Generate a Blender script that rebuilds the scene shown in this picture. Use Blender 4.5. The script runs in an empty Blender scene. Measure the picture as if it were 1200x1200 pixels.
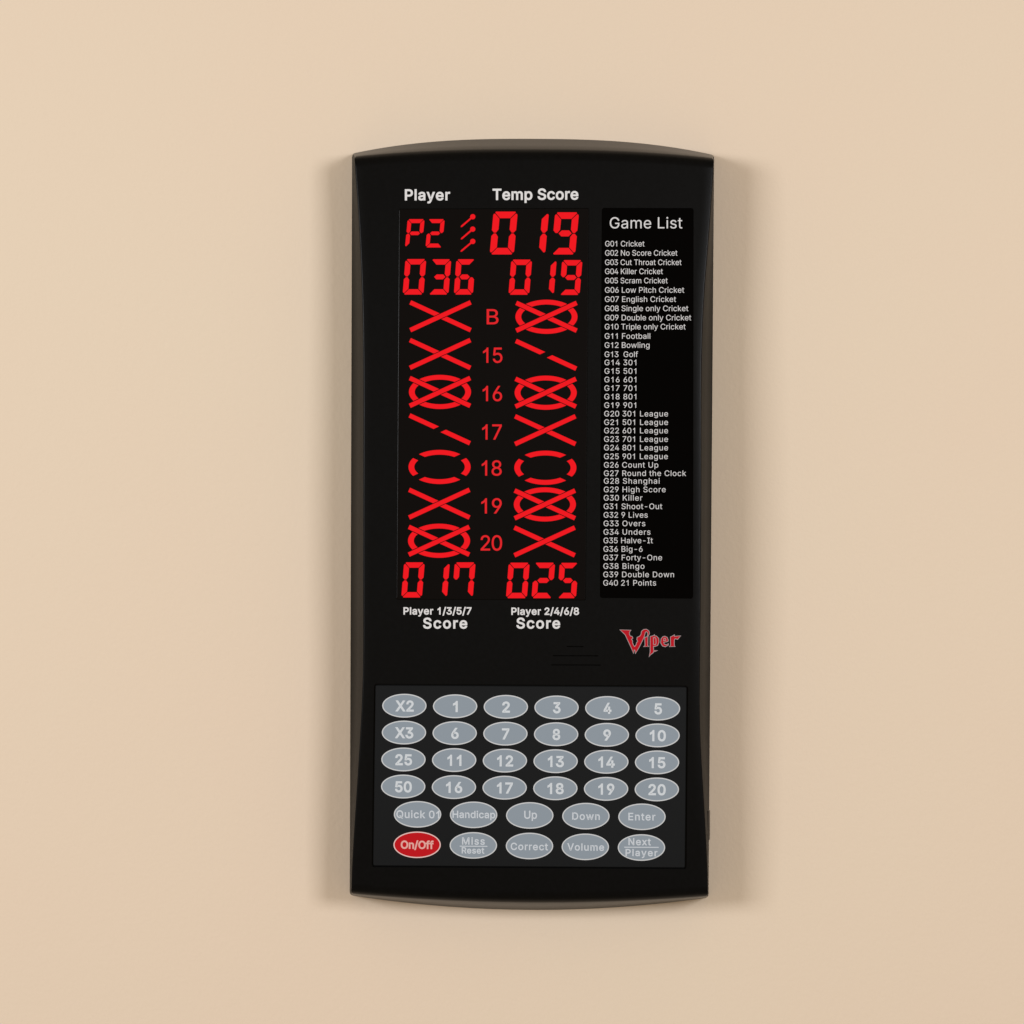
import bpy, bmesh, math
from mathutils import Vector, geometry

SC = bpy.context.scene
COL = SC.collection

# ------------------------------------------------------------------ camera, light, exposure
MM = 0.001
S = 0.30 * MM              # metres on the wall per photograph pixel
CAM_D = 1.60               # camera distance from the wall
WALL_Y = 0.0

cam_d = bpy.data.cameras.new('camera')
cam = bpy.data.objects.new('camera', cam_d)
COL.objects.link(cam)
cam.location = (0, -CAM_D, 0)
cam.rotation_euler = (math.radians(90), 0, 0)
cam_d.sensor_width = 36
cam_d.lens = 36 * CAM_D / (1200 * S)
cam_d.clip_start = 0.01
cam_d.clip_end = 50
SC.camera = cam

world = bpy.data.worlds.new('World')
SC.world = world
world.use_nodes = True
bg = world.node_tree.nodes['Background']
bg.inputs[0].default_value = (1.0, 0.78, 0.50, 1)
bg.inputs[1].default_value = 0.33

def area_lamp(name, loc, aim, power, size, color):
    l = bpy.data.lights.new(name, 'AREA')
    l.shape = 'RECTANGLE'
    l.size, l.size_y = size
    l.energy = power
    l.color = color
    o = bpy.data.objects.new(name, l)
    COL.objects.link(o)
    o.location = loc
    o.rotation_euler = (Vector(aim) - Vector(loc)).to_track_quat('-Z', 'Y').to_euler()
    return o

area_lamp('studio_lamp', (-0.92, -1.16, 0.18), (0, 0, 0.02), 10.5, (0.54, 0.36), (0.96, 0.975, 1.0))
area_lamp('studio_lamp', (0.66, -1.21, 0.19), (0, 0, 0.02), 7.9, (0.38, 0.34), (0.96, 0.97, 1.0))

SC.view_settings.view_transform = 'Standard'
SC.view_settings.look = 'None'
SC.view_settings.gamma = 1
SC.view_settings.exposure = 0
SC.view_settings.use_curve_mapping = False
SC.render.engine = 'CYCLES'

# ------------------------------------------------------------------ materials
def mat(name, color, rough=0.5, spec=0.5, emit=None, emit_s=0.0, bump=None, mottle=None, coat=0.0):
    m = bpy.data.materials.new(name)
    m.use_nodes = True
    nt = m.node_tree
    b = nt.nodes['Principled BSDF']
    b.inputs['Base Color'].default_value = (*color, 1)
    b.inputs['Roughness'].default_value = rough
    b.inputs['Specular IOR Level'].default_value = spec
    b.inputs['Coat Weight'].default_value = coat
    if emit:
        b.inputs['Emission Color'].default_value = (*emit, 1)
        b.inputs['Emission Strength'].default_value = emit_s
    tc = nt.nodes.new('ShaderNodeTexCoord')
    if bump:
        last = None
        for sc_, strength, dist, detail in bump:
            n = nt.nodes.new('ShaderNodeTexNoise')
            n.inputs['Scale'].default_value = sc_
            n.inputs['Detail'].default_value = detail
            nt.links.new(tc.outputs['Object'], n.inputs['Vector'])
            bp = nt.nodes.new('ShaderNodeBump')
            bp.inputs['Strength'].default_value = strength
            bp.inputs['Distance'].default_value = dist
            nt.links.new(n.outputs['Fac'], bp.inputs['Height'])
            if last:
                nt.links.new(last.outputs['Normal'], bp.inputs['Normal'])
            last = bp
        nt.links.new(last.outputs['Normal'], b.inputs['Normal'])
    if mottle:
        sc_, c2 = mottle
        n = nt.nodes.new('ShaderNodeTexNoise')
        n.inputs['Scale'].default_value = sc_
        n.inputs['Detail'].default_value = 4
        nt.links.new(tc.outputs['Object'], n.inputs['Vector'])
        r = nt.nodes.new('ShaderNodeValToRGB')
        r.color_ramp.elements[0].position = 0.35
        r.color_ramp.elements[1].position = 0.65
        r.color_ramp.elements[0].color = (*color, 1)
        r.color_ramp.elements[1].color = (*c2, 1)
        nt.links.new(n.outputs['Fac'], r.inputs['Fac'])
        nt.links.new(r.outputs['Color'], b.inputs['Base Color'])
    return m

M_WALL = mat('cream_wall_paint', (0.752, 0.636, 0.505), 0.7, 0.3,
             bump=[(260, 0.16, 0.0006, 3), (700, 0.3, 0.0003, 3)], mottle=(5, (0.756, 0.624, 0.497)))
M_BODY = mat('black_plastic', (0.0012, 0.0014, 0.0018), 0.30, 0.12, bump=[(5200, 0.12, 0.00006, 2)],
             mottle=(700, (0.0018, 0.0020, 0.0025)))
M_SIDE = mat('shaded_side_plastic', (0.0030, 0.0034, 0.0036), 0.46, 0.08, bump=[(4200, 0.25, 0.00008, 2)])  # case plastic again, made more matte so the side walls look shaded
M_WIN = mat('smoked_window', (0.0022, 0.0015, 0.0017), 0.25, 0.12)
M_LIST = mat('black_gloss_panel', (0.0006, 0.0005, 0.0006), 0.12, 0.05)
M_PAD = mat('black_keypad_membrane', (0.0044, 0.0054, 0.0068), 0.50, 0.15, bump=[(3600, 0.25, 0.00008, 2)])
M_GREY = mat('grey_blue_key', (0.245, 0.300, 0.365), 0.5, 0.35, bump=[(2500, 0.05, 0.00005, 2)])
M_RED = mat('red_key', (0.50, 0.008, 0.014), 0.5, 0.06)
M_RIM = mat('pale_grey_ink', (0.58, 0.61, 0.65), 0.5, 0.3)
M_LEG = mat('pale_blue_ink', (0.60, 0.66, 0.73), 0.5, 0.3)
M_LEG_PALE = mat('faint_blue_ink', (0.56, 0.62, 0.70), 0.5, 0.3)
M_PINK = mat('pale_pink_ink', (0.76, 0.40, 0.38), 0.5, 0.3)
M_PINKR = mat('pale_pink_rim', (0.74, 0.55, 0.55), 0.5, 0.3)
M_WHITE = mat('white_ink', (0.70, 0.71, 0.74), 0.5, 0.3)
M_LISTINK = mat('list_white_ink', (0.64, 0.65, 0.68), 0.5, 0.1)
M_LED = mat('red_led', (0.005, 0.0, 0.0), 0.5, 0.0, emit=(0.86, 0.011, 0.016), emit_s=1.0)
M_LED2 = mat('red_led_numeral', (0.005, 0.0, 0.0), 0.5, 0.0, emit=(0.74, 0.020, 0.024), emit_s=1.0)
M_LOGOR = mat('red_logo_ink', (0.46, 0.008, 0.018), 0.5, 0.05)
M_LOGOG = mat('grey_logo_ink', (0.33, 0.28, 0.30), 0.45, 0.3)
M_SLOT = mat('dark_slot', (0.001, 0.001, 0.001), 0.8, 0.1)

# ------------------------------------------------------------------ glyph outlines (1000 units, cap height 509)
GLYPH_DATA = """
- 453 337 244,337 188,114 188,114 244
/ 249 235 533,71 -76,14 -76,178 533
0 405 203 -7,167 -3,134 7,106 24,81 48,61 77,45 113,33 155,26 202,24 254,26 306,33 353,45 395,61 431,82 461,106 484,135 502,167 512,203 516,238 512,271 502,299 484,324 461,344 431,360 395,372 353,379 306,381 254,379 202,372 155,360 113,344 77,324 48,299 24,271 7,239 -3|203 50,237 56,266 74,289 103,306 144,314 176,318 213,320 254,318 295,314 332,306 365,289 405,266 435,237 453,203 460,168 453,139 435,116 405,99 365,91 332,87 295,85 254,87 213,91 176,99 144,116 103,139 74,168 56
1 405 205 0,205 396,180 374,148 353,115 336,85 325,85 385,128 408,166 436,196 468,212 498,226 511,267 511,267 0
2 405 40 0,40 47,210 229,237 257,258 282,275 305,287 327,294 348,296 371,293 397,284 419,269 436,249 449,226 457,200 460,172 457,148 447,129 433,115 413,106 390,103 362,42 362,47 405,62 442,87 473,119 496,158 511,201 516,244 511,282 497,313 474,337 445,352 411,357 372,354 345,347 318,333 290,312 259,293 235,270 209,243 180,129 60,129 57,365 57,365 0
3 405 194 -7,149 -3,109 10,74 30,46 57,28 91,20 132,85 132,91 107,102 87,120 71,141 59,167 52,195 50,224 53,251 61,273 74,291 93,301 116,305 145,302 172,292 196,275 217,251 234,218 244,177 248,133 248,133 299,264 448,264 452,46 452,46 509,348 509,348 461,203 296,240 288,284 276,320 253,347 222,363 186,369 145,363 103,346 66,320 36,285 12,242 -2
4 405 16 105,16 158,223 509,287 509,85 166,85 163,389 163,389 105|258 0,258 121,258 146,258 318,319 318,319 0
5 405 197 -7,154 -2,116 11,84 32,59 60,42 93,36 130,98 130,103 108,114 89,130 73,149 60,172 52,197 50,226 53,252 64,274 82,290 104,300 131,304 162,300 193,290 221,273 244,251 262,224 273,194 277,168 275,143 268,121 258,104 246,43 253,72 509,342 509,342 452,127 452,110 301,112 301,131 315,154 325,179 331,205 334,239 330,270 321,297 306,321 285,340 260,355 231,364 199,367 163,361 117,345 76,319 41,285 15,244 -1
6 405 202 -7,158 -1,118 15,85 40,60 74,45 115,40 162,44 199,56 239,69 268,88 302,113 340,228 509,298 509,127 261,121 261,130 275,141 288,155 299,172 307,190 312,211 314,254 309,292 295,322 271,346 240,360 201,365 157,360 112,344 73,319 39,286 14,247 -2|202 48,230 52,255 63,275 79,290 101,300 128,303 157,300 187,290 213,275 235,255 251,230 262,202 265,174 262,150 252,129 235,114 214,104 188,101 158,104 128,114 102,129 79,150 63,174 52
7 405 73 0,299 448,299 452,38 452,38 509,367 509,367 449,141 0
8 405 202 -7,154 -2,112 11,77 33,50 62,33 96,28 135,31 166,41 195,57 220,77 241,101 256,129 265,129 267,95 282,69 308,52 342,46 380,51 417,66 450,90 477,122 498,160 511,202 516,245 511,282 498,313 477,337 450,353 417,358 380,352 342,335 308,309 282,276 267,276 265,303 256,327 241,348 220,363 195,373 166,377 135,371 96,354 62,328 33,293 11,251 -2|202 49,234 52,261 60,283 74,299 91,309 113,313 139,309 165,298 189,281 208,259 223,232 232,202 235,172 232,145 223,123 208,106 189,95 165,91 139,95 113,105 91,121 74,143 60,171 52|202 290,228 292,250 300,269 313,283 330,292 351,295 376,292 399,284 420,270 437,251 449,228 457,202 460,176 457,153 449,135 437,121 420,112 399,109 376,112 351,121 330,135 313,154 300,177 292
9 405 202 516,247 510,286 494,319 468,344 434,360 393,365 347,361 309,349 270,335 240,316 207,291 168,176 0,106 0,277 248,283 248,275 234,263 221,249 210,233 202,214 196,194 195,151 199,113 214,82 237,59 269,44 307,40 352,45 397,61 436,86 469,119 494,158 510|202 460,175 457,150 446,130 429,114 407,105 381,101 352,105 322,114 295,130 274,150 257,175 247,202 243,230 247,255 257,275 273,290 295,300 321,303 350,300 381,290 407,275 429,255 446,230 457
B 456 60 0,60 509,241 509,289 504,329 491,359 469,381 442,394 410,398 374,395 344,387 320,373 301,356 286,336 275,315 267,315 262,339 257,363 245,385 227,402 203,414 173,418 136,413 100,400 67,377 39,344 18,301 4,247 0|125 57,245 57,296 63,330 80,349 105,355 137,352 161,342 184,327 203,306 218,279 228,248 231,125 231|125 285,238 285,265 288,288 296,308 309,323 326,333 348,336 372,330 403,313 429,283 446,240 452,125 452
C 510 267 -7,225 -3,186 7,150 25,119 49,92 79,70 115,53 157,44 203,40 254,44 305,53 352,70 393,92 429,119 459,150 484,186 501,225 512,267 516,305 513,340 504,373 490,402 471,427 447,448 418,463 385,473 348,408 348,401 373,389 395,375 413,357 428,337 440,315 449,292 454,267 456,223 450,184 432,150 403,125 364,113 332,106 295,103 254,106 213,113 177,125 145,151 105,184 76,223 59,267 53,292 55,315 60,337 69,357 81,375 96,389 114,401 136,408 160,473 160,463 124,448 91,428 62,402 38,373 19,341 5,305 -4
D 502 219 0,96 0,96 57,215 57,254 60,288 68,318 81,354 110,379 149,390 181,397 216,399 255,397 294,390 329,379 361,354 399,320 428,291 441,258 449,221 452,93 452,93 509,225 509,273 505,315 495,353 478,385 455,412 426,433 391,449 351,458 306,462 255,458 205,449 159,433 119,411 83,384 54,351 31,312 14,268 3|125 509,125 0,60 0,60 509
E 418 60 0,60 509,372 509,372 452,125 452,125 286,355 286,355 229,125 229,125 57,375 57,375 0
F 410 60 0,60 509,369 509,369 452,125 452,125 278,346 278,346 221,125 221,125 0
G 520 269 -7,225 -3,185 7,149 25,118 49,91 79,69 116,53 157,43 203,40 254,43 305,53 352,69 393,91 429,117 459,149 484,184 501,223 512,265 516,304 513,340 504,374 489,403 469,429 445,449 416,465 384,474 349,408 349,399 372,387 393,373 411,356 427,337 439,315 448,291 454,265 456,222 450,183 432,150 404,125 364,113 332,106 295,103 254,106 213,113 177,125 145,151 105,184 76,224 59,269 53,309 57,345 71,374 93,396 123,410 160,415 202,434 199,283 199,283 256,478 256,478 200,475 160,466 124,451 91,431 62,406 38,377 19,344 5,308 -4
H 517 60 0,60 509,125 509,125 289,392 289,392 509,457 509,457 0,392 0,392 232,125 232,125 0
I 300 31 0,31 57,118 57,118 452,31 452,31 509,269 509,269 452,183 452,183 57,269 57,269 0
K 466 104 145,104 216,122 239,139 261,157 282,174 303,193 324,212 344,364 509,448 509,231 276,228 276|60 0,60 509,125 509,125 334,124 225,125 193,125 0|372 0,188 259,228 309,449 0
L 393 60 0,60 509,125 509,125 57,361 57,361 0
M 628 60 0,60 509,152 509,277 187,287 159,299 123,311 84,322 49,307 49,318 83,330 121,342 158,352 187,476 509,568 509,568 0,504 0,504 291,504 327,505 369,506 413,507 457,513 457,505 433,498 409,482 363,467 322,456 291,342 0,286 0,170 291,159 321,145 361,129 408,112 457,119 457,120 416,121 372,122 328,122 291,122 0
N 523 60 0,60 509,136 509,343 183,352 169,363 151,375 130,388 107,401 82,414 55,405 54,402 81,401 108,400 134,399 157,399 195,399 509,463 509,463 0,387 0,202 290,177 331,164 354,148 381,108 452,119 454,122 384,124 328,125 291,125 0
O 533 267 -7,225 -3,186 7,150 25,119 49,92 79,70 115,53 157,44 203,40 254,44 305,53 352,70 393,92 429,119 459,150 484,186 501,225 512,267 516,309 512,348 501,384 484,415 459,442 429,464 393,480 352,490 305,493 254,490 203,480 157,464 115,442 79,415 49,384 25,348 7,309 -3|267 53,310 59,349 76,383 105,408 144,420 176,428 213,430 254,428 295,420 332,408 365,383 404,349 433,310 450,267 456,223 450,184 433,151 404,125 364,113 332,106 295,103 254,106 213,113 176,125 144,151 105,184 76,223 59
P 444 60 0,60 509,235 509,289 503,332 487,366 462,390 430,404 391,409 348,404 304,390 265,366 233,332 207,289 191,235 186,125 186,125 0|125 242,233 242,269 246,297 256,318 272,333 294,342 319,344 348,342 376,333 402,318 423,297 439,268 449,232 452,125 452
Q 533 245 159,313 159,369 85,384 65,468 -48,401 -48,346 27,331 46|267 -7,225 -3,186 7,150 25,119 49,92 79,70 115,53 157,44 203,40 254,44 305,53 352,70 393,92 429,119 459,150 484,186 501,225 512,267 516,309 512,348 501,384 484,415 459,442 429,464 393,480 352,490 305,493 254,490 203,480 157,464 115,442 79,415 49,384 25,348 7,309 -3|267 53,310 59,349 76,383 105,408 144,420 176,428 213,430 254,428 295,420 332,408 365,383 404,349 433,310 450,267 456,223 450,184 433,151 404,125 364,113 332,106 295,103 254,106 213,113 176,125 144,151 105,184 76,223 59
R 449 60 0,60 509,236 509,290 504,333 489,367 465,390 433,405 395,409 352,405 309,390 271,367 240,333 217,289 203,236 198,125 198,125 0|125 255,234 255,269 258,298 267,319 281,334 300,342 324,345 352,342 380,334 405,319 425,298 440,269 449,233 452,125 452|353 0,230 229,303 229,428 0
S 446 224 -9,172 -4,128 9,91 31,64 60,46 96,38 137,104 137,110 110,123 88,142 71,166 59,194 52,224 49,257 52,286 60,311 74,329 92,341 114,346 139,342 161,332 179,316 193,296 205,272 214,245 222,184 239,145 253,112 269,86 289,60 326,52 372,58 413,75 448,102 476,138 498,180 511,227 516,275 511,316 498,351 476,377 449,394 415,401 378,337 378,326 412,302 437,267 453,225 459,194 456,167 448,145 435,129 418,118 398,115 376,119 352,131 334,148 319,169 308,191 300,212 293,264 279,287 272,312 264,336 252,359 238,379 220,395 198,405 171,408 139,403 99,386 64,360 34,323 11,294 0,261 -7
T 448 32 452,32 509,417 509,417 452,257 452,257 0,193 0,193 452
U 517 259 -8,220 -6,186 2,154 15,114 43,85 80,66 124,60 173,60 509,124 509,124 178,128 144,141 113,160 87,187 68,220 56,259 52,298 56,331 68,357 87,377 113,389 144,393 178,393 509,457 509,457 173,451 124,433 80,403 43,363 15,332 2,297 -6
V 479 204 0,16 509,84 509,192 206,203 176,215 137,225 106,236 71,248 31,235 31,247 71,257 107,267 138,279 176,290 206,395 509,463 509,278 0
X 474 14 0,200 260,30 509,104 509,237 310,370 509,442 509,274 260,460 0,384 0,236 210,90 0
a 389 160 -9,126 -5,94 5,68 22,48 45,35 73,30 108,34 138,43 161,58 179,78 193,100 203,125 211,152 216,178 220,234 227,252 230,265 235,273 243,276 255,276 257,273 279,267 297,256 311,240 322,220 329,196 331,171 329,149 322,132 313,118 301,107 288,100 274,41 291,57 322,79 346,104 364,133 375,163 382,194 384,215 383,239 379,263 372,286 360,306 343,322 320,333 290,337 251,337 0,277 0,277 52,272 52,264 38,252 25,236 12,215 1,190 -6|170 45,202 49,228 59,248 74,263 93,272 115,276 138,276 190,270 186,259 182,246 179,231 176,200 171,175 168,154 164,134 159,117 150,103 139,95 124,92 105,94 87,102 72,114 61,130 52,149 47
b 424 229 -8,198 -5,172 4,153 17,138 31,127 46,118 59,112 59,112 0,53 0,53 509,114 509,114 319,118 319,127 331,137 346,152 360,171 373,197 381,229 384,274 378,313 361,345 332,370 293,381 261,388 227,390 189,388 151,381 116,370 84,346 45,313 16,274 -2|220 47,253 51,279 66,301 88,316 117,325 151,328 189,325 227,316 261,301 290,280 311,253 325,220 330,188 325,161 312,140 291,125 263,116 229,113 189,116 150,125 115,140 86,162 65,188 51
c 395 207 -8,159 -2,117 16,82 46,56 85,44 116,37 150,34 187,37 225,44 260,56 291,82 330,117 360,159 378,207 384,234 383,260 377,284 368,305 356,324 341,340 322,353 301,362 277,303 262,298 276,290 289,281 301,270 311,257 319,242 325,226 329,207 330,173 325,145 310,124 287,108 258,99 224,96 187,99 151,108 117,124 89,145 66,173 51,207 46,226 48,243 52,258 58,271 66,282 76,292 89,299 102,304 117,363 102,354 78,341 56,325 37,306 21,285 9,261 -1,235 -6
d 424 195 -8,151 -2,111 16,79 45,55 84,43 116,36 151,34 189,36 227,43 261,55 293,79 332,112 361,151 378,196 384,228 381,253 373,272 360,287 346,298 331,306 319,311 319,311 509,372 509,372 0,313 0,313 59,307 59,298 46,287 31,272 17,252 4,227 -5|205 47,236 51,263 65,284 86,299 115,309 150,312 189,309 229,300 263,284 291,263 312,237 325,205 330,172 325,145 311,124 290,108 261,99 227,96 189,99 151,109 117,124 88,145 66,172 51
e 404 212 -8,161 -2,117 16,82 46,56 85,44 116,37 150,34 187,36 224,44 258,55 290,81 329,115 359,157 378,205 384,236 382,266 374,294 361,319 341,341 315,357 282,368 242,371 194,371 169,96 169,100 139,110 106,128 80,151 61,179 50,212 46,234 48,254 53,271 61,285 73,297 88,306 105,365 91,353 63,335 39,311 19,283 4,249 -5|306 218,304 240,298 269,283 294,263 314,237 326,205 330,173 326,146 313,125 294,109 270,99 241,97 218
f 253 228 379,228 327,6 327,6 379|81 0,81 432,84 461,96 486,113 505,135 519,161 527,187 530,207 529,222 527,234 524,243 521,227 468,215 472,206 473,195 474,171 470,154 460,145 443,142 419,142 0
g 425 207 -151,168 -148,134 -140,105 -127,82 -110,64 -91,51 -69,101 -41,110 -53,122 -66,136 -78,154 -88,178 -95,207 -97,249 -92,282 -75,304 -47,311 -6,311 68,306 68,298 56,287 41,272 28,252 16,227 8,195 5,152 10,113 27,80 53,55 90,43 120,36 154,34 191,36 229,43 263,55 293,80 332,112 361,152 378,196 384,228 382,253 373,273 360,288 346,299 331,308 319,313 319,313 379,372 379,372 -9,367 -54,350 -90,324 -117,291 -136,251 -147|205 59,237 63,264 75,285 95,300 121,309 154,312 193,309 231,300 264,285 291,264 312,237 325,205 330,172 325,145 312,124 290,109 262,99 229,96 193,99 155,109 123,124 96,145 76,172 63
h 410 114 227,114 0,53 0,53 509,114 509,114 287,102 287,124 332,152 362,187 379,227 384,264 380,295 369,321 349,341 321,353 285,357 240,357 0,296 0,296 235,290 275,273 304,246 323,210 329,184 326,161 317,141 303,126 283,117 257
i 166 53 0,53 379,114 379,114 0|84 443,67 446,54 455,44 468,41 483,44 499,54 512,67 521,84 524,100 521,114 512,123 499,126 483,123 468,114 455,100 446
k 380 110 137,110 212,121 212,284 379,360 379,184 199,177 199|53 0,53 509,114 509,114 0|294 0,148 186,191 229,372 0
l 160 49 0,49 509,111 509,111 0
m 609 53 0,53 379,112 379,112 295,108 295,118 323,132 346,151 363,172 376,195 384,219 386,257 380,287 361,309 331,321 295,312 295,322 321,337 343,357 361,381 375,407 383,437 386,468 383,497 372,522 354,541 328,553 296,557 255,557 0,496 0,496 254,490 289,473 313,447 326,419 330,395 328,374 320,358 307,345 290,338 270,335 247,335 0,274 0,274 260,269 288,253 311,229 326,199 330,178 328,158 320,140 307,126 289,117 266,114 238,114 0
n 409 114 227,114 0,53 0,53 379,112 379,112 287,102 287,124 332,152 362,187 379,227 384,264 380,295 369,321 349,341 321,353 285,357 240,357 0,296 0,296 235,290 275,273 304,246 323,210 329,184 326,161 317,141 303,126 283,117 257
o 415 207 -8,159 -2,117 16,82 46,56 85,44 116,37 150,34 187,37 225,44 260,56 291,82 330,117 360,159 378,207 384,256 378,299 360,333 330,359 291,371 260,379 225,381 187,379 150,371 116,359 85,333 46,299 16,256 -2|207 46,242 51,270 66,292 89,307 117,316 151,319 187,316 224,307 258,292 287,270 310,242 325,207 330,173 325,145 310,124 287,108 258,99 224,96 187,99 151,108 117,124 89,145 66,173 51
p 424 53 -143,53 379,112 379,112 319,118 319,126 331,137 346,152 360,171 373,197 381,229 384,274 378,313 361,345 332,370 293,381 261,388 227,390 189,388 151,381 116,370 84,346 45,313 16,274 -2,229 -8,198 -5,173 4,153 17,138 31,127 46,118 59,114 59,114 -143|220 47,253 51,279 66,301 88,316 117,325 151,328 189,325 227,316 261,301 290,280 311,253 325,220 330,188 325,161 312,140 291,125 263,116 229,113 189,116 150,125 115,140 86,162 65,188 51
r 259 53 0,53 379,112 379,112 321,115 321,130 347,152 367,181 380,213 385,229 384,243 384,243 322,230 324,219 325,207 326,182 323,159 315,140 301,126 284,117 262,114 237,114 0
s 365 182 -8,145 -5,112 3,84 18,62 38,45 63,36 94,94 107,105 79,124 60,150 49,181 45,217 50,244 62,262 81,268 103,265 121,254 136,237 147,212 155,149 170,104 186,72 208,53 237,47 274,51 305,65 332,87 354,115 370,149 381,187 384,223 381,254 372,279 358,299 339,314 316,324 290,268 277,258 298,243 316,219 328,187 333,156 329,131 317,114 299,109 277,112 258,124 243,144 232,172 223,229 209,275 194,306 171,325 142,331 107,326 75,312 47,290 24,260 6,223 -5
t 227 204 379,204 327,6 327,6 379|65 471,126 471,126 98,128 76,136 61,150 53,170 50,185 51,202 54,213 2,203 -1,192 -3,180 -4,168 -4,125 2,92 21,72 52,65 93
u 410 182 -5,146 -1,115 11,89 31,69 59,57 95,53 139,53 379,114 379,114 144,119 105,137 75,164 56,200 50,226 53,249 62,268 77,283 97,293 122,296 153,296 379,357 379,357 0,298 0,298 92,307 92,286 47,257 17,222 0
v 389 163 0,17 379,84 379,165 155,177 121,187 87,196 53,206 21,184 21,194 53,203 87,213 121,224 155,305 379,371 379,226 0
w 567 138 0,23 379,87 379,133 214,143 177,154 137,165 91,175 41,165 41,175 90,186 135,196 176,206 214,252 379,316 379,362 214,371 176,382 136,392 91,402 41,391 41,402 90,413 135,423 176,434 214,480 379,545 379,429 0,368 0,319 172,305 225,297 252,291 280,277 338,291 338,277 280,263 225,255 198,248 172,199 0
x 378 17 0,153 193,27 379,100 379,190 246,280 379,352 379,226 193,360 0,286 0,188 142,91 0
y 389 47 -139,61 -86,71 -87,88 -90,104 -89,118 -84,130 -74,141 -58,151 -36,163 -1,17 379,84 379,165 155,177 121,187 87,196 53,206 21,184 21,193 53,202 87,212 121,224 155,305 379,371 379,204 -58,191 -85,177 -107,159 -124,139 -136,117 -143,91 -145,77 -145,65 -143,54 -141"""
CAP = 509.0
GL = {}
for _ln in GLYPH_DATA.strip('\n').split('\n'):
    _ch, _adv, _rest = _ln.split(' ', 2)
    GL[_ch] = (int(_adv), [[tuple(map(float, p.split(' '))) for p in s.split(',')] for s in _rest.split('|')])
GL[' '] = (187, [])

# ------------------------------------------------------------------ helpers
BASE_PX = (623.0, 612.0)
BASE = Vector(((BASE_PX[0] - 600) * S, WALL_Y, (600 - BASE_PX[1]) * S))

def interp(pts, x):
    n = len(pts)
    if x <= pts[0][0]: return pts[0][1]
    if x >= pts[-1][0]: return pts[-1][1]
    for i in range(n - 1):
        if x <= pts[i + 1][0]:
            break
    x0, y0 = pts[i]; x1, y1 = pts[i + 1]
    def slope(j):
        if j == 0: return (pts[1][1] - pts[0][1]) / (pts[1][0] - pts[0][0])
        if j == n - 1: return (pts[-1][1] - pts[-2][1]) / (pts[-1][0] - pts[-2][0])
        return (pts[j + 1][1] - pts[j - 1][1]) / (pts[j + 1][0] - pts[j - 1][0])
    h = x1 - x0; t = (x - x0) / h
    m0, m1 = slope(i) * h, slope(i + 1) * h
    return ((2*t**3 - 3*t**2 + 1) * y0 + (t**3 - 2*t**2 + t) * m0 + (-2*t**3 + 3*t**2) * y1 + (t**3 - t**2) * m1)

def height(py):
    """thickness of the scorer (metres) along its length: fuller in the middle than at the ends"""
    t = abs(py - 612) / 440.0
    return (21 + 5.5 * (1 - min(t, 1.1) ** 2.2)) * MM

def loc3(px, py, d):
    """point of the scorer, in its own space, d metres out from the wall"""
    k = S * (CAM_D - d) / CAM_D
    return Vector(((px - 600) * k, -d, (600 - py) * k)) - BASE

def on_front(px, py, e=0.0):
    return loc3(px, py, height(py) + e)

def obj(name, bm, m, parent=None, label=None, smooth=False):
    me = bpy.data.meshes.new(name)
    bmesh.ops.recalc_face_normals(bm, faces=bm.faces) if smooth else None
    bm.to_mesh(me); bm.free()
    for x in (m if isinstance(m, (list, tuple)) else [m]):
        me.materials.append(x)
    if smooth:
        for p in me.polygons: p.use_smooth = True
    o = bpy.data.objects.new(name, me)
    COL.objects.link(o)
    if parent: o.parent = parent
    if label: o['label'] = label
    return o

def face_out(bm):
    """turn flat printed faces towards the viewer's side of the scorer"""
    bm.normal_update()
    for f in bm.faces:
        if f.normal.y > 0: f.normal_flip()

def add_poly(bm, pts, e, mi=0):
    """a flat printed polygon (pixel points) lying e above the front surface"""
    tris = geometry.tessellate_polygon([[Vector((p[0], p[1], 0)) for p in pts]])
    vs = [bm.verts.new(on_front(p[0], p[1], e)) for p in pts]
    for t in tris:
        try:
            bm.faces.new([vs[i] for i in t]).material_index = mi
        except ValueError:
            pass

def signed_area(l):
    return sum(l[i-1][0] * l[i][1] - l[i][0] * l[i-1][1] for i in range(len(l))) / 2

def inside(p, l):
    c = False
    for i in range(len(l)):
        (x0, y0), (x1, y1) = l[i-1], l[i]
        if (y0 > p[1]) != (y1 > p[1]) and p[0] < (x1 - x0) * (p[1] - y0) / (y1 - y0) + x0:
            c = not c
    return c

def add_region(bm, loops, e, mi=0):
    """fill outlines; loops wound against the first (largest) one are holes, overlapping strokes are filled one by one"""
    big = max(loops, key=lambda l: abs(signed_area(l)))
    sg = signed_area(big) > 0
    outers = [l for l in loops if (signed_area(l) > 0) == sg]
    holes = [l for l in loops if (signed_area(l) > 0) != sg]
    for k, o_ in enumerate(outers):
        grp = [o_] + [h for h in holes if inside(h[0], o_)]
        flat = [p for l in grp for p in l]
        tris = geometry.tessellate_polygon([[Vector((p[0] * 200, p[1] * 200, 0)) for p in l] for l in grp])
        vs = [bm.verts.new(on_front(p[0], p[1], e + k * 3e-6)) for p in flat]
        for t in tris:
            try:
                bm.faces.new([vs[i] for i in t]).material_index = mi
            except ValueError:
                pass

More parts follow.
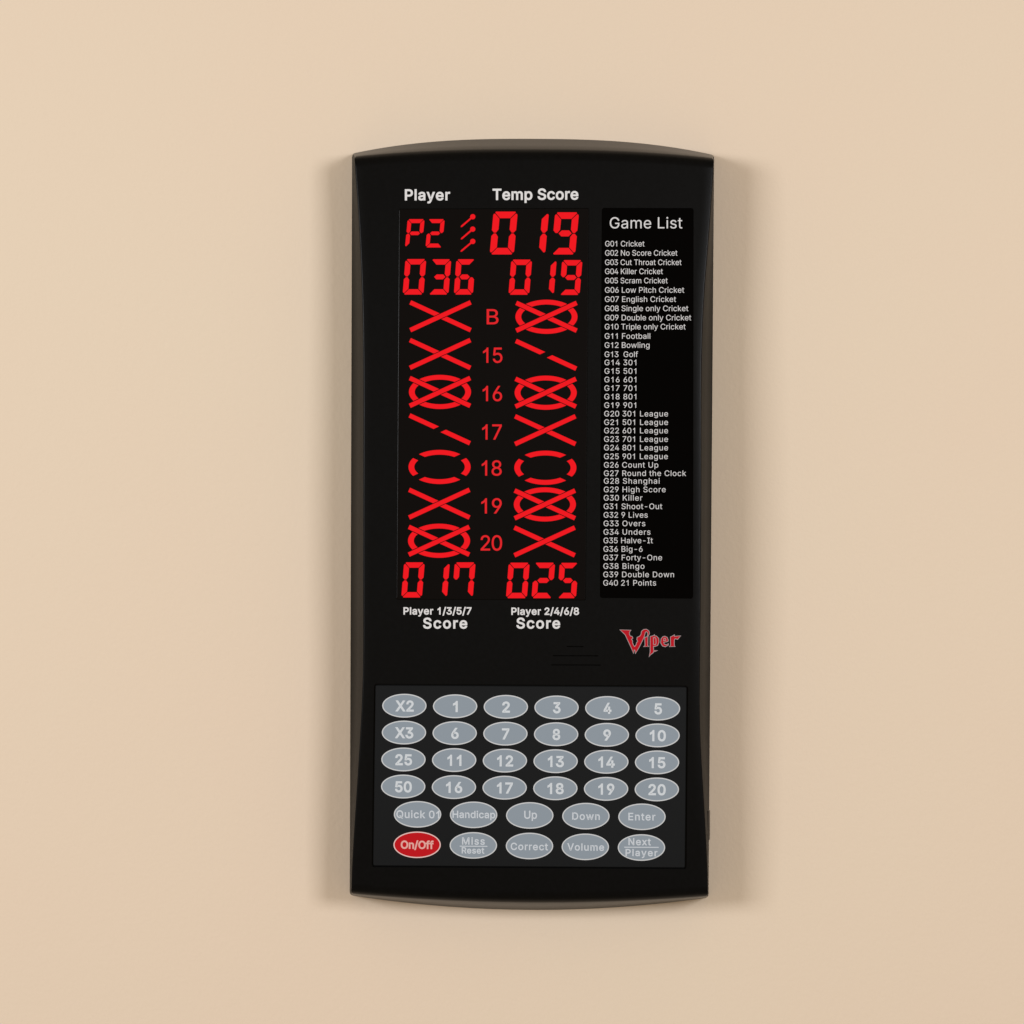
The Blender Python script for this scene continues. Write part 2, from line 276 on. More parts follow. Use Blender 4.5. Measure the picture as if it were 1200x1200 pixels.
def add_ribbon(bm, loop, w, e, mi=0):
    """a band of half width w along a closed outline"""
    pts = [p for i, p in enumerate(loop) if (abs(p[0] - loop[i-1][0]) + abs(p[1] - loop[i-1][1])) > 1e-4]
    n = len(pts)
    if n < 3: return
    ins, outs = [], []
    for i in range(n):
        a = Vector(pts[i-1]); b = Vector(pts[i]); c = Vector(pts[(i+1) % n])
        d1 = (b - a).normalized(); d2 = (c - b).normalized()
        n1 = Vector((-d1.y, d1.x)); n2 = Vector((-d2.y, d2.x))
        m = n1 + n2
        if m.length < 0.3: m = n1.copy()
        m.normalize()
        k = min(1.0 / max(m.dot(n1), 0.5), 1.8)
        ins.append(b + m * w * k); outs.append(b - m * w * k)
    vi = [bm.verts.new(on_front(p.x, p.y, e)) for p in ins]
    vo = [bm.verts.new(on_front(p.x, p.y, e)) for p in outs]
    for i in range(n):
        j = (i + 1) % n
        try:
            bm.faces.new((vi[i], vi[j], vo[j], vo[i])).material_index = mi
        except ValueError:
            pass

def add_text(bm, s, x0, x1, base, cap, e, bold=0.0, slope=0.0, mi=0):
    """set a line of lettering between x0 and x1 (ink edges); narrower lines are condensed, wider ones are tracked"""
    k = cap / CAP
    xs, pen = [], 0.0
    for ch in s:
        xs.append(pen); pen += GL[ch][0]
    lo = min(xs[0] + p[0] for p in sum(GL[s[0]][1], []))
    hi = max(xs[-1] + p[0] for p in sum(GL[s[-1]][1], []))
    nat = (hi - lo) * k + 2 * bold
    want = x1 - x0
    sx, track = 1.0, 0.0
    if want < nat or len(s) == 1:
        sx = (want - 2 * bold) / (nat - 2 * bold)
    else:
        ext = want / nat
        sx = min(1.05, 1 + (ext - 1) * 0.2)      # Arial is a little wider than the outlines used here
        track = (want - 2 * bold - (hi - lo) * k * sx) / (len(s) - 1)
    for i, ch in enumerate(s):
        loops = []
        for sp in GL[ch][1]:
            l = []
            for gx, gy in sp:
                X = x0 + bold + (xs[i] + gx - lo) * k * sx + i * track
                l.append((X, base - gy * k + (X - x0) * slope))
            loops.append(l)
        if not loops: continue
        add_region(bm, loops, e, mi)
        if bold:
            for l in loops:
                add_ribbon(bm, l, bold, e + 9e-6, mi)

def text_obj(name, parent, m, items, e, label=None):
    bm = bmesh.new()
    for it in items:
        add_text(bm, *it[:5], e, *it[5:])
    face_out(bm)
    return obj(name, bm, m, parent, label)

# ------------------------------------------------------------------ the setting: the painted wall
def build_wall():
    bm = bmesh.new()
    n = 8
    for i in range(n + 1):
        for j in range(n + 1):
            bm.verts.new((-2 + 4 * i / n, WALL_Y, -1.5 + 3 * j / n))
    bm.verts.ensure_lookup_table()
    for i in range(n):
        for j in range(n):
            a = i * (n + 1) + j
            bm.faces.new([bm.verts[q] for q in (a, a + n + 1, a + n + 2, a + 1)])
    face_out(bm)
    o = obj('wall', bm, M_WALL)
    o['kind'] = 'structure'
    o['label'] = 'plain cream painted wall behind the scorer'
    o['category'] = 'wall'
build_wall()

# ------------------------------------------------------------------ the dart scorer
root = bpy.data.objects.new('dart_scoreboard', None)
COL.objects.link(root)
root.location = BASE
root.empty_display_size = 0.05
root['label'] = 'black electronic dart scoreboard with red lit digits hanging on the cream wall'
root['category'] = 'scoreboard'

LEFT_IN = [(184, 415.2), (205, 416.4), (230, 418.4), (260, 420.4), (300, 422.4), (340, 423.9), (385, 425.0),
           (450, 425.6), (560, 425.5), (650, 425.4), (740, 425.6), (780, 425.3), (806, 424.6), (843, 423.0),
           (900, 419.6), (957, 415.9), (999, 413.3), (1027, 412.0), (1048, 411.6)]
RIGHT_IN = [(186, 836.4), (205, 835.9), (235, 834.0), (260, 832.2), (297, 829.3), (335, 826.2), (385, 823.6),
            (447, 822.2), (560, 822.0), (650, 821.6), (740, 820.9), (800, 820.2), (838, 820.2), (872, 821.3),
            (900, 822.8), (957, 826.2), (999, 828.4), (1027, 829.4), (1050, 829.8)]

def base_pt(u, v):
    x = (412.6 - 2.8 * v) * (1 - u) + (836.9 - 6.6 * v) * u
    c = abs(2 * u - 1)
    top = (180.0 + 1.8 * u) - 18.2 * (1 - c ** 2.6)
    bot = (1049.0 + 2.8 * u) + 15.8 * (1 - c ** 2.0)
    return x, top * (1 - v) + bot * v

def front_pt(u, v):
    c = abs(2 * u - 1)
    top = (183.6 + 2.0 * u) - 8.0 * (1 - c ** 2.4)
    bot = (1047.3 + 2.9 * u) + 7.8 * (1 - c ** 2.0)
    y = top * (1 - v) + bot * v
    yl = 183.6 * (1 - v) + 1047.3 * v
    yr = 185.6 * (1 - v) + 1050.2 * v
    return interp(LEFT_IN, yl) * (1 - u) + interp(RIGHT_IN, yr) * u, y

def rounded_quad(q, r, n=4):
    """corner points of a slightly skewed rectangle with rounded corners (pixels)"""
    out = []
    for i in range(4):
        p = Vector(q[i]); a = Vector(q[i-1]); b = Vector(q[(i+1) % 4])
        da = (a - p).normalized(); db = (b - p).normalized()
        c = p + (da + db) * r
        for k in range(n + 1):
            t = k / n * math.pi / 2
            out.append(tuple(c - db * r * math.cos(t) - da * r * math.sin(t)))
    return out

def shrink(q, s):
    (ax, ay), (bx, by), (cx, cy), (dx, dy) = q
    return [(ax + s, ay + s), (bx - s, by + s), (cx - s, cy - s), (dx + s, dy - s)]

def slab(q, r, d0, d1, nv=24, chamfer=0.0, cd=0.0):
    """closed slab over a quad, following the curve of the front, from d0 to d1 above the front surface"""
    bm = bmesh.new()
    def outline(qq, rr):
        # top -> bottom rows: left & right x at each row, rounded at the corners
        rows = []
        for i in range(nv + 1):
            t = i / nv
            rows.append(t)
        extra = [0.0004, 0.0015, 0.0035, 0.007]
        H = (qq[3][1] - qq[0][1])
        cs = [rr * (1 - math.cos(a * math.pi / 8)) / H for a in range(1, 5)] if rr else []
        rows = sorted(set([round(x, 6) for x in rows + cs + [1 - c for c in cs]]))
        out = []
        for t in rows:
            ins = 0.0
            if rr:
                dy = min(t, 1 - t) * H
                if dy < rr: ins = rr - math.sqrt(max(0.0, rr * rr - (rr - dy) ** 2))
            lx = qq[0][0] * (1 - t) + qq[3][0] * t + ins
            rx = qq[1][0] * (1 - t) + qq[2][0] * t - ins
            ly = qq[0][1] * (1 - t) + qq[3][1] * t
            ry = qq[1][1] * (1 - t) + qq[2][1] * t
            out.append(((lx, ly), (rx, ry)))
        return out
    def layer(qq, rr, d):
        L = []
        for (l, r_) in outline(qq, rr):
            L.append([bm.verts.new(on_front(l[0] * (1 - k / 6) + r_[0] * k / 6, l[1] * (1 - k / 6) + r_[1] * k / 6, d)) for k in range(7)])
        return L
    layers = [layer(q, r, d0)]
    if chamfer:
        layers.append(layer(q, r, d1 - cd))
        layers.append(layer(shrink(q, chamfer), max(r - chamfer, 0.4) if r else 0, d1))
    else:
        layers.append(layer(q, r, d1))
    def grid(L):
        for i in range(len(L) - 1):
            for j in range(6):
                bm.faces.new((L[i][j], L[i+1][j], L[i+1][j+1], L[i][j+1]))
    grid(layers[0]); grid(layers[-1])
    def per(L):
        return L[0] + [row[-1] for row in L[1:-1]] + L[-1][::-1] + [row[0] for row in L[-2:0:-1]]
    for a, b in zip(layers, layers[1:]):
        pa, pb = per(a), per(b)
        for i in range(len(pa)):
            j = (i + 1) % len(pa)
            bm.faces.new((pa[i], pa[j], pb[j], pb[i]))
    bmesh.ops.recalc_face_normals(bm, faces=bm.faces)
    return bm

WIN_Q = [(467.3, 244.6), (690.4, 243.8), (686.4, 703.6), (464.3, 702.6)]
LIST_Q = [(705.2, 243.6), (812.8, 243.8), (812.2, 701.6), (703.0, 700.8)]
PAD_Q = [(438.4, 801.2), (806.4, 803.4), (804.4, 1018.6), (435.6, 1016.2)]

def build_housing():
    bm = bmesh.new()
    NU, NV = 24, 56
    def spacing(n, total, lead):           # rows close to the rim leave room for its rounded edge
        xs = [0.0, lead / total] + [lead / total + (1 - 2 * lead / total) * i / n for i in range(1, n)] + [1 - lead / total, 1.0]
        return xs
    us = spacing(NU, 420, 12); vs = spacing(NV, 866, 12)
    F = [[bm.verts.new(on_front(*front_pt(u, v))) for u in us] for v in vs]
    for i in range(len(vs) - 1):
        for j in range(len(us) - 1):
            bm.faces.new((F[i][j], F[i+1][j], F[i+1][j+1], F[i][j+1]))
    per = [(0, j) for j in range(len(us))] + [(i, len(us)-1) for i in range(1, len(vs)-1)] + \
          [(len(vs)-1, j) for j in range(len(us)-1, -1, -1)] + [(i, 0) for i in range(len(vs)-2, 0, -1)]
    top_edge = [F[i][j] for i, j in per]
    rings = []
    for d_abs, t in ((0.0003, 0.0), (0.0022, 0.14), (None, 0.55)):
        R = []
        for i, j in per:
            bx, by = base_pt(us[j], vs[i]); fx, fy = front_pt(us[j], vs[i])
            if t == 0.14:   # the foot of the case flares a little more than the wall above it
                fxx, fyy = bx + (fx - bx) * 0.16, by + (fy - by) * 0.10
                R.append(bm.verts.new(loc3(fxx, fyy, d_abs)))
            elif t == 0.0:
                R.append(bm.verts.new(loc3(bx, by, d_abs)))
            else:
                R.append(bm.verts.new(loc3(bx + (fx - bx) * 0.58, by + (fy - by) * 0.52, 0.0022 + (height(fy) - 0.0022) * 0.5)))
        rings.append(R)
    rings.append(top_edge)
    n = len(per)
    for a, b in zip(rings, rings[1:]):
        for i in range(n):
            j = (i + 1) % n
            bm.faces.new((a[i], a[j], b[j], b[i]))
    bm.faces.new(rings[0])
    bmesh.ops.recalc_face_normals(bm, faces=bm.faces)
    wl = bm.edges.layers.float.new('bevel_weight_edge')
    bm.edges.ensure_lookup_table()
    corner = {0, len(us)-1, len(us)-1 + len(vs)-1, 2*(len(us)-1) + len(vs)-1}
    idx = {v: k for k, v in enumerate(top_edge)}
    sets = [{v: k for k, v in enumerate(r)} for r in rings]
    nu, nvv = len(us) - 1, len(vs) - 1
    for e in bm.edges:
        a, b = e.verts
        if a in idx and b in idx and (abs(idx[a]-idx[b]) == 1 or {idx[a], idx[b]} == {0, n-1}):
            k = min(idx[a], idx[b])
            if {idx[a], idx[b]} == {0, n-1}: k = n - 1
            is_tb = k < nu or (nu + nvv <= k < 2*nu + nvv)
            e[wl] = 1.0 if is_tb else 0.15
        for s_ in range(len(sets) - 1):
            s0, s1 = sets[s_], sets[s_+1]
            for p, q in ((a, b), (b, a)):
                if p in s0 and q in s1 and s0[p] == s1[q] and s0[p] in corner:
                    e[wl] = 0.36
    o = obj('housing', bm, M_BODY, root, smooth=False)
    for p in o.data.polygons: p.use_smooth = True
    bv = o.modifiers.new('bevel', 'BEVEL')
    bv.limit_method = 'WEIGHT'; bv.width = 3.2 * MM; bv.segments = 4; bv.use_clamp_overlap = True
    cutters = []
    def cut(bmc):
        c = obj('cutter', bmc, M_SLOT, root)
        cutters.append(c)
        m = o.modifiers.new('cut', 'BOOLEAN'); m.operation = 'DIFFERENCE'; m.object = c; m.solver = 'EXACT'
    cut(slab(WIN_Q, 2.0, -0.9 * MM, 4 * MM, 30))
    cut(slab(LIST_Q, 3.0, -0.9 * MM, 4 * MM, 30))
    cut(slab(PAD_Q, 3.0, -1.3 * MM, 4 * MM, 16))
    for x0, x1, y in ((664, 684, 757.6), (648, 701, 768.4), (646, 704, 779.2)):
        cut(slab([(x0, y - 0.6), (x1, y - 0.4), (x1, y + 0.8), (x0, y + 0.6)], 0.5, -2 * MM, 4 * MM, 1))
    bpy.context.view_layer.update()
    dg = bpy.context.evaluated_depsgraph_get()
    me = bpy.data.meshes.new_from_object(o.evaluated_get(dg))
    o.modifiers.clear()
    o.data = me
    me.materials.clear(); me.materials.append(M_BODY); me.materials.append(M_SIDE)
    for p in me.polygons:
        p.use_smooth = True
        p.material_index = 1 if abs(p.normal.x) > 0.8 and p.area > 2e-6 else 0    # side walls take the duller plastic that imitates their shade
    me.set_sharp_from_angle(angle=math.radians(32))
    for c in cutters:
        bpy.data.objects.remove(c, do_unlink=True)
    return o
housing = build_housing()

def build_side_switch():
    bm = bmesh.new()
    bmesh.ops.create_cube(bm, size=1.0)
    c = loc3(828.7, 967, 0.0045)
    for v in bm.verts:
        v.co = Vector((v.co.x * 1.5 * MM, v.co.y * 5 * MM, v.co.z * 11 * MM)) + c
    bmesh.ops.bevel(bm, geom=list(bm.edges), offset=0.35 * MM, segments=2, affect='EDGES')
    for v in bm.verts:                     # drafted like the case wall it sits in
        v.co.x += (v.co.y - c.y) * 0.16
    obj('side_switch', bm, M_BODY, root)
build_side_switch()

# ---------------- printed headings on the case
INK = 0.06 * MM
def heading(items, label):
    text_obj('printed_heading', root, M_WHITE, items, INK, label)
heading([('Player', 474.4, 527.5, 234.4, 12.2, 0.50)], 'white printed heading Player above the display')
heading([('Temp Score', 577.2, 677.8, 234.0, 12.4, 0.50, -0.004)], 'white printed heading Temp Score above the display')
heading([('Player 1/3/5/7', 472.8, 552.6, 719.9, 8.0, 0.36)], 'small white heading Player 1/3/5/7 below the display')
heading([('Score', 495.8, 547.6, 736.2, 11.9, 0.52)], 'white heading Score under Player 1/3/5/7')
heading([('Player 2/4/6/8', 599.2, 678.6, 720.3, 8.0, 0.36)], 'small white heading Player 2/4/6/8 below the display')
heading([('Score', 605.2, 656.4, 736.2, 11.9, 0.52)], 'white heading Score under Player 2/4/6/8')

# ---------------- lit display
window = obj('display_window', slab(shrink(WIN_Q, 0.5), 1.6, -0.9 * MM, -0.02 * MM, 40, 0.55, 0.07 * MM), M_WIN, root)
LIT = 0.03 * MM

SEG = {'0': 'abcdef', '1': 'bc', '2': 'abged', '3': 'abgcd', '5': 'afgcd', '6': 'afgedc', '7': 'abcf', '9': 'abcdfg', 'P': 'abefg'}
def digit(ch, x0, x1, y0, y1, t, sl, gap=0.45):
    """seven segments inside a slanted box: x0 = lower left, x1 = upper right, sl = lean across the height"""
    W = (x1 - x0) - sl; H = y1 - y0
    bm = bmesh.new()
    def P(x, y):                            # y up from the bottom
        return (x0 + x + sl * y / H, y1 - y)
    c = t * 0.30; g = gap; m = H / 2; ht = t * 0.46
    segs = {
        'a': [(c+g*1.2, H), (W-c-g*1.2, H), (W-c*.6-g*1.6, H-c*.5), (W-t-g, H-t), (t+g, H-t), (c*.6+g*1.6, H-c*.5)],
        'd': [(c+g*1.2, 0), (W-c-g*1.2, 0), (W-c*.6-g*1.6, c*.5), (W-t-g, t), (t+g, t), (c*.6+g*1.6, c*.5)],
        'b': [(W-c*.2, H-c-g), (W, H-c*1.7-g), (W, m+t*.45), (W-t*.35, m+g), (W-t*.65, m+g), (W-t, m+t*.55), (W-t, H-t-g*1.2), (W-c*.9, H-c*.8-g)],
        'c': [(W-c*.2, c+g), (W, c*1.7+g), (W, m-t*.45), (W-t*.35, m-g), (W-t*.65, m-g), (W-t, m-t*.55), (W-t, t+g*1.2), (W-c*.9, c*.8+g)],
        'f': [(c*.2, H-c-g), (0, H-c*1.7-g), (0, m+t*.45), (t*.35, m+g), (t*.65, m+g), (t, m+t*.55), (t, H-t-g*1.2), (c*.9, H-c*.8-g)],
        'e': [(c*.2, c+g), (0, c*1.7+g), (0, m-t*.45), (t*.35, m-g), (t*.65, m-g), (t, m-t*.55), (t, t+g*1.2), (c*.9, c*.8+g)],
        'g': [(t*.75+g, m), (t*1.2+g, m+ht), (W-t*1.2-g, m+ht), (W-t*.75-g, m), (W-t*1.2-g, m-ht), (t*1.2+g, m-ht)],
    }
    for s_ in SEG[ch]:
        add_poly(bm, [P(*p) for p in segs[s_]], LIT)
    face_out(bm)
    obj('digit', bm, M_LED, window)

digit('P', 474.6, 497.6, 256.8, 290.0, 4.6, 3.2, .35)
digit('2', 498.6, 521.2, 256.8, 290.0, 4.6, 3.2, .35)
digit('0', 573.8, 606.8, 248.0, 298.2, 7.7, 4.6, .5)
digit('1', 615.6, 643.4, 248.4, 298.2, 7.7, 4.6, .5)
digit('9', 646.0, 678.6, 248.8, 298.2, 7.7, 4.6, .5)
digit('0', 471.8, 499.6, 303.6, 345.2, 6.3, 3.4)
digit('3', 501.8, 528.9, 303.8, 345.2, 6.3, 3.4)
digit('6', 531.8, 557.2, 303.8, 345.2, 6.3, 3.0)
digit('0', 595.8, 623.6, 304.2, 345.4, 6.3, 3.4)
digit('1', 625.4, 652.4, 304.4, 345.4, 6.3, 3.4)
digit('9', 655.4, 682.6, 304.8, 345.6, 6.3, 3.4)
digit('0', 470.2, 497.8, 659.0, 700.2, 6.3, 3.4)
digit('1', 500.0, 527.2, 659.2, 700.2, 6.3, 3.4)
digit('7', 529.6, 557.4, 659.0, 700.2, 6.3, 3.4)
digit('0', 592.8, 620.8, 659.4, 701.0, 6.3, 3.4)
digit('2', 622.8, 650.6, 659.4, 701.0, 6.3, 3.4)
digit('5', 653.0, 678.0, 659.6, 701.0, 6.3, 3.0)

def score_mark(kind, cx, cy):
    """dart tally: '\\' one hit, 'X' two, 'O' ring, '*' ring and cross"""
    bm = bmesh.new()
    hx, hy, t, g = 34.6, 15.9, 5.3, 0.75      # bar end centres, thickness, dark gap
    L = math.hypot(hx, hy)
    d1 = Vector((hx, -hy)) / L                # '/'
    d2 = Vector((hx, hy)) / L                 # '\'
    n1 = Vector((-d1.y, d1.x)); n2 = Vector((-d2.y, d2.x))
    C = Vector((cx, cy))
    ext = L + 0.9
    def q(*pts): add_poly(bm, [tuple(C + p) for p in pts], LIT)
    if kind in 'X*':
        q(-d1 * ext - n1 * t/2, d1 * ext - n1 * t/2, d1 * ext + n1 * t/2, -d1 * ext + n1 * t/2)
    if kind in '\\X*':
        cutd = t/2 + g
        sn = d2.dot(n1)
        def along(off, side):                  # where the edge line of '\' meets the line beside '/'
            return (side * cutd - (n2 * off).dot(n1)) / sn
        for side in (-1, 1):
            sgn = side if sn > 0 else -side
            a0 = along(-t/2, side); a1 = along(t/2, side)
            q(d2 * a0 - n2 * t/2, d2 * (sgn * ext) - n2 * t/2, d2 * (sgn * ext) + n2 * t/2, d2 * a1 + n2 * t/2)
    if kind in 'O*':
        ro = (36.4, 20.0); ri = (29.6, 14.4)
        cutd = t/2 + g
        def free(r, a):
            p = Vector((r[0] * math.cos(a), r[1] * math.sin(a)))
            return abs(p.dot(n1)) > cutd and abs(p.dot(n2)) > cutd
        for c0, half in ((0, 55), (90, 70), (180, 55), (270, 70)):
            def rng(r):
                lo = hi = math.radians(c0)
                st = math.radians(0.25)
                while free(r, lo - st): lo -= st
                while free(r, hi + st): hi += st
                return [lo + (hi - lo) * k / 14 for k in range(15)]
            out = [C + Vector((ro[0] * math.cos(a), ro[1] * math.sin(a))) for a in rng(ro)]
            inn = [C + Vector((ri[0] * math.cos(a), ri[1] * math.sin(a))) for a in rng(ri)]
            add_poly(bm, [tuple(p) for p in out + inn[::-1]], LIT)
    face_out(bm)
    obj('score_mark', bm, M_LED, window)

ROWS = [('B', 'X', (516.2, 370.6), '*', (640.4, 371.2), (570.3, 584.2, 379.9)),
        ('15', 'X', (515.8, 414.8), '\\', (639.9, 415.8), (566.0, 588.8, 425.0)),
        ('16', '*', (515.6, 459.3), '*', (639.5, 460.2), (565.6, 588.4, 469.9)),
        ('17', '\\', (515.3, 503.1), 'X', (639.0, 504.1), (565.0, 588.0, 515.0)),
        ('18', 'O', (515.1, 547.2), 'O', (639.1, 548.1), (564.5, 588.0, 557.2)),
        ('19', 'X', (514.8, 590.2), '*', (638.5, 591.1), (564.0, 588.0, 601.6)),
        ('20', '*', (514.5, 633.7), 'X', (638.2, 634.5), (563.2, 588.4, 645.0))]
for word, lk, lc, rk, rc, (tx0, tx1, tb) in ROWS:
    score_mark(lk, *lc); score_mark(rk, *rc)
    text_obj('row_numeral', window, M_LED2, [(word, tx0, tx1, tb, 17.5, 0.18)], LIT)

def dart_icon(hx, hy, tx, ty):
    bm = bmesh.new()
    h = Vector((hx, hy)); t = Vector((tx, ty)); d = (t - h).normalized(); n = Vector((-d.y, d.x))
    ring = [h + Vector((math.cos(a), math.sin(a))) * 3.1 for a in [math.radians(20 * k) for k in range(18)]]
    add_poly(bm, [tuple(p) for p in ring], LIT)
    add_poly(bm, [tuple(p) for p in (h + d * 2.2 - n * 1.0, t - d * 1.5 - n * 1.0, t, t - d * 1.5 + n * 1.0, h + d * 2.2 + n * 1.0)], LIT + 6e-6)
    face_out(bm)
    obj('dart_icon', bm, M_LED, window)
dart_icon(554.0, 254.0, 539.8, 266.2)
dart_icon(554.0, 268.5, 539.9, 280.6)
dart_icon(554.0, 282.9, 539.6, 295.0)

# ---------------- game list
panel = obj('game_list_panel', slab(shrink(LIST_Q, 0.4), 2.6, -0.9 * MM, -0.12 * MM, 40), M_LIST, root)
LINK = -0.05 * MM
text_obj('list_heading', panel, M_LISTINK, [('Game List', 714.6, 799.6, 267.6, 13.0, 0.0)], LINK)
GAMES = [('G01 Cricket', 755.2, 294), ('G02 No Score Cricket', 793.8, 348), ('G03 Cut Throat Cricket', 798.6, 403),
         ('G04 Killer Cricket', 776.8, 456), ('G05 Scram Cricket', 782.4, 510), ('G06 Low Pitch Cricket', 801.8, 565),
         ('G07 English Cricket', 792.2, 619), ('G08 Single only Cricket', 806.6, 673), ('G09 Double only Cricket', 810.0, 727),
         ('G10 Triple only Cricket', 803.4, 780), ('G11 Football', 762.0, 835), ('G12 Bowling', 761.2, 888), ('G13  Golf', 747.6, 942),
         ('G14 301', 745.6, 990), ('G15 501', 745.6, 1040), ('G16 601', 745.6, 1090), ('G17 701', 745.6, 1140), ('G18 801', 745.6, 1190),
         ('G19 901', 745.4, 1240), ('G20 301 League', 782.8, 1290), ('G21 501 League', 782.8, 1340), ('G22 601 League', 782.8, 1389),
         ('G23 701 League', 782.8, 1439), ('G24 801 League', 782.8, 1489), ('G25 901 League', 782.6, 1540), ('G26 Count Up', 771.4, 1590),
         ('G27 Round the Clock', 804.0, 1639), ('G28 Shanghai', 773.0, 1684), ('G29 High Score', 780.0, 1734), ('G30 Killer', 752.8, 1783),
         ('G31 Shoot-Out', 776.0, 1833), ('G32 9 Lives', 759.0, 1883), ('G33 Overs', 756.2, 1933), ('G34 Unders', 762.2, 1983),
         ('G35 Halve-It', 765.0, 2033), ('G36 Big-6', 753.0, 2083), ('G37 Forty-One', 775.8, 2133), ('G38 Bingo', 755.2, 2183),
         ('G39 Double Down', 789.8, 2232), ('G40 21 Points', 768.8, 2281)]
for i, (s_, xr, yb) in enumerate(GAMES):
    text_obj('game_name', panel, M_LISTINK, [(s_, 709.2 - 2.2 * i / 39, xr, 230 + yb / 5.0, 6.5, 0.0)], LINK)

# ---------------- keypad and buttons
pad = obj('keypad_panel', slab(shrink(PAD_Q, 1.7), 2.0, -1.3 * MM, -0.15 * MM, 20, 0.7, 0.15 * MM), M_PAD, root)
PAD_TOP = -0.15 * MM

def button(cx, cy, rx, ry, legend, red=False, label=None):
    bm = bmesh.new()
    n = 56
    prof = [(1.0, -0.02), (1.0, 0.16), (0.985, 0.22), (0.955, 0.25)]
    rings = []
    for k, z in prof:
        ax, ay = (rx - (1 - k) * rx), (ry - (1 - k) * rx)
        rings.append([bm.verts.new(on_front(cx + ax * math.cos(2*math.pi*i/n), cy + ay * math.sin(2*math.pi*i/n), PAD_TOP + z * MM)) for i in range(n)])
    for a, b in zip(rings, rings[1:]):
        for i in range(n):
            j = (i + 1) % n
            bm.faces.new((a[i], a[j], b[j], b[i]))
    bm.faces.new(rings[-1])
    bmesh.ops.recalc_face_normals(bm, faces=bm.faces)
    b = obj('button', bm, M_RED if red else M_GREY, root, label)
    # printed rim
    bm = bmesh.new()
    o_ = []; i_ = []
    for i in range(n):
        a = 2 * math.pi * i / n
        o_.append(bm.verts.new(on_front(cx + (rx - 0.1) * math.cos(a), cy + (ry - 0.1) * math.sin(a), PAD_TOP + 0.27 * MM)))
        i_.append(bm.verts.new(on_front(cx + (rx - 1.35) * math.cos(a), cy + (ry - 1.35) * math.sin(a), PAD_TOP + 0.27 * MM)))
    for i in range(n):
        j = (i + 1) % n
        bm.faces.new((o_[i], o_[j], i_[j], i_[i]))
    face_out(bm)
    obj('rim', bm, M_PINKR if red else M_RIM, b)
    # legend
    bm = bmesh.new()
    for it in legend:
        if it[0] == '-line':
            _, x0, x1, y = it
            add_poly(bm, [(x0, y - .55), (x1, y - .35), (x1, y + .75), (x0, y + .55)], PAD_TOP + 0.29 * MM)
        else:
            add_text(bm, *it[:5], PAD_TOP + 0.29 * MM, *it[5:])
    face_out(bm)
    obj('legend', bm, M_PINK if red else (M_LEG if rx < 27 else M_LEG_PALE), b)

TILT = 0.0113
GRID = [['X2', '1', '2', '3', '4', '5'], ['X3', '6', '7', '8', '9', '10'], ['25', '11', '12', '13', '14', '15'], ['50', '16', '17', '18', '19', '20']]
ORIGIN = [(473.9, 827.0), (473.4, 858.4), (472.8, 890.0), (472.5, 921.7)]
WID = {'1': 5.8, '2': 9.2, '3': 9.0, '4': 9.4, '5': 9.0, '6': 9.0, '7': 8.8, '8': 9.2, '9': 9.0, 'X2': 21.6, 'X3': 21.6, '25': 19.8, '50': 19.8,
       '10': 19.0, '11': 16.6, '12': 19.0, '13': 19.0, '14': 19.4, '15': 19.2, '16': 19.2, '17': 18.8, '18': 19.2, '19': 19.0, '20': 20.4}
for r, row in enumerate(GRID):
    for c, word in enumerate(row):
        cx = ORIGIN[r][0] + 59.44 * c; cy = ORIGIN[r][1] + 0.68 * c
        w = WID[word]
        button(cx, cy, 26.0, 14.0, [(word, cx - w/2 + .3, cx + w/2 + .3, cy + 6.2, 11.9, 0.62, TILT)], False,
               'grey oval button marked ' + word)
BX = [(489.3, 954.3), (555.0, 954.9), (620.8, 955.6), (686.6, 956.4), (752.3, 957.2)]
for (cx, cy), word, x0, x1, b_, cap in zip(BX, ['Quick 01', 'Handicap', 'Up', 'Down', 'Enter'],
        [464.4, 530.2, 614.2, 670.5, 736.3], [514.8, 580.4, 629.4, 703.0, 768.2], [958.3, 958.2, 959.2, 960.4, 961.0], [8.5, 8.0, 9.0, 8.2, 8.3]):
    button(cx, cy, 27.8, 15.6, [(word, x0, x1, b_, cap, 0.30, TILT)], False, 'grey oval button marked ' + word)
BY = [(488.8, 990.0), (554.7, 990.7), (620.5, 991.4), (685.9, 992.4), (751.7, 993.2)]
button(*BY[0], 27.8, 15.6, [('On/Off', 469.6, 508.2, 994.2, 8.8, 0.46, TILT)], True, 'red oval On/Off button')
button(*BY[1], 27.8, 15.6, [('Miss', 541.4, 568.2, 989.5, 8.0, 0.30, TILT), ('-line', 538.7, 571.2, 991.6), ('Reset', 541.0, 567.6, 999.9, 6.9, 0.30, TILT)],
       False, 'grey oval button marked Miss over Reset')
button(*BY[2], 27.8, 15.6, [('Correct', 598.4, 642.2, 995.8, 8.0, 0.30, TILT)], False, 'grey oval button marked Correct')
button(*BY[3], 27.8, 15.6, [('Volume', 664.8, 708.0, 996.4, 8.0, 0.30, TILT)], False, 'grey oval button marked Volume')
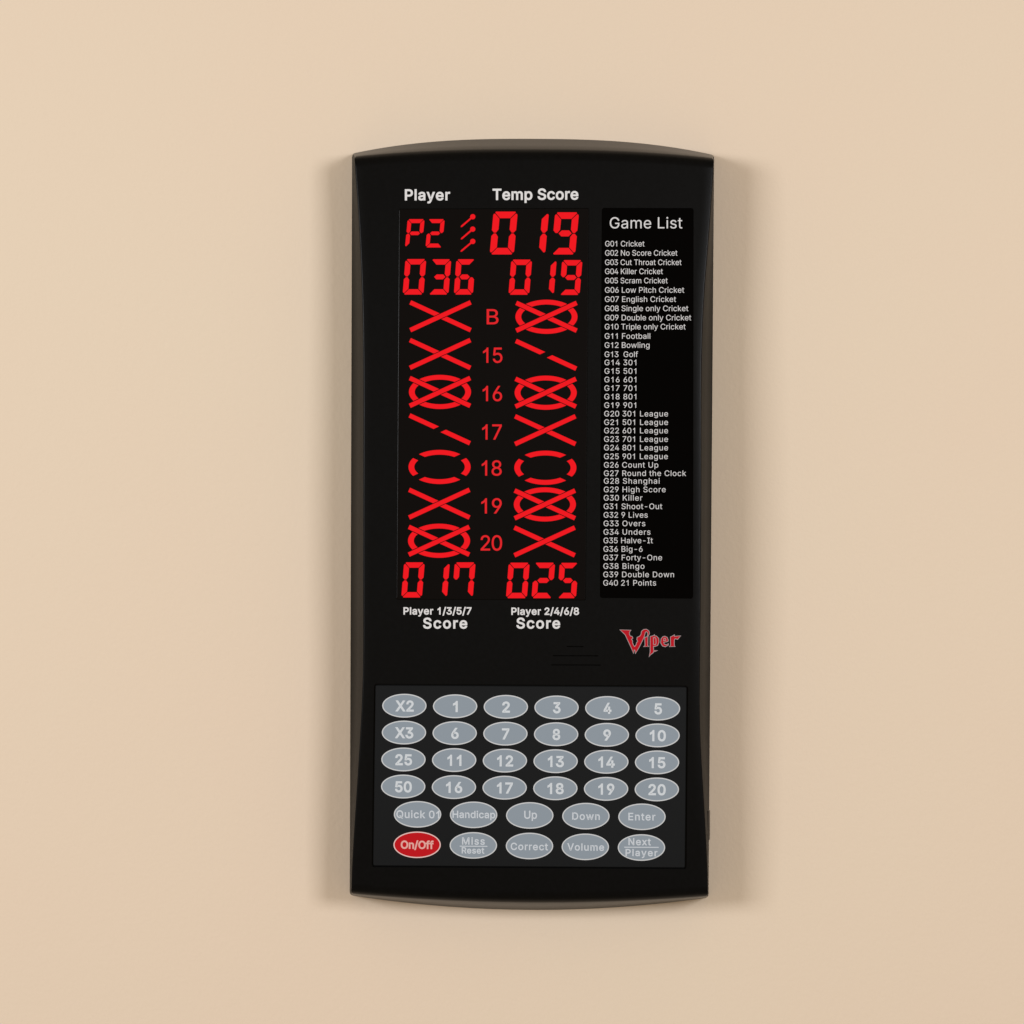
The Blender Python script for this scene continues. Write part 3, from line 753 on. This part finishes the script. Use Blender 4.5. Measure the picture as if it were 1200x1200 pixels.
button(*BY[4], 27.8, 15.6, [('Next', 736.4, 762.8, 990.2, 7.9, 0.30, TILT), ('-line', 731.4, 772.0, 992.8), ('Player', 733.0, 770.6, 1002.9, 7.8, 0.30, TILT)],
       False, 'grey oval button marked Next over Player')

# ---------------- logo
def build_logo():
    bm = bmesh.new()
    def px(pts): return [(710 + x / 12.0, 725 + y / 12.0) for x, y in pts]
    shapes = [
        # V with a barbed left arm and a curled right arm
        [(196, 156), (352, 162), (332, 190), (332, 222), (344, 242), (372, 252), (380, 275), (360, 290), (376, 310),
         (374, 336), (388, 372), (404, 392), (424, 368), (432, 336), (448, 318), (434, 292), (440, 262), (476, 246),
         (494, 220), (500, 178), (530, 152), (572, 148), (606, 172), (614, 206), (598, 244), (582, 240), (590, 208),
         (576, 184), (556, 190), (548, 222), (534, 270), (470, 400), (416, 492), (408, 444), (398, 440), (390, 490), (352, 400), (272, 228), (240, 196)],
        # i
        [(546, 262), (592, 250), (590, 380), (608, 392), (530, 394), (550, 376)],
        # p
        [[(622, 250), (668, 238), (684, 224), (684, 240), (712, 244), (744, 276), (748, 330), (730, 376), (690, 392), (670, 388),
          (672, 440), (668, 478), (628, 508), (606, 536), (622, 470)],
         [(668, 268), (688, 262), (704, 284), (706, 344), (696, 368), (670, 362)]],
        [(672, 446), (726, 448), (690, 462), (672, 462)],
        # e
        [[(828, 246), (864, 262), (880, 306), (872, 322), (814, 334), (822, 356), (848, 368), (880, 352), (878, 372), (836, 396), (796, 386),
          (770, 340), (776, 284), (800, 254)],
         [(816, 276), (836, 274), (844, 304), (812, 312)]],
        # r
        [(908, 256), (950, 236), (964, 226), (964, 248), (1052, 240), (1010, 292), (976, 282), (962, 300), (962, 378), (974, 392), (892, 394), (910, 374)],
    ]
    for sh in shapes:
        loops = [px(l) for l in sh] if isinstance(sh[0], list) else [px(sh)]
        add_region(bm, loops, INK, 0)
        for l in loops:
            add_ribbon(bm, l, 0.36, INK + 9e-6, 1)
    face_out(bm)
    obj('logo', bm, [M_LOGOR, M_LOGOG], root, 'red spiky lettering with a grey outline')
build_logo()
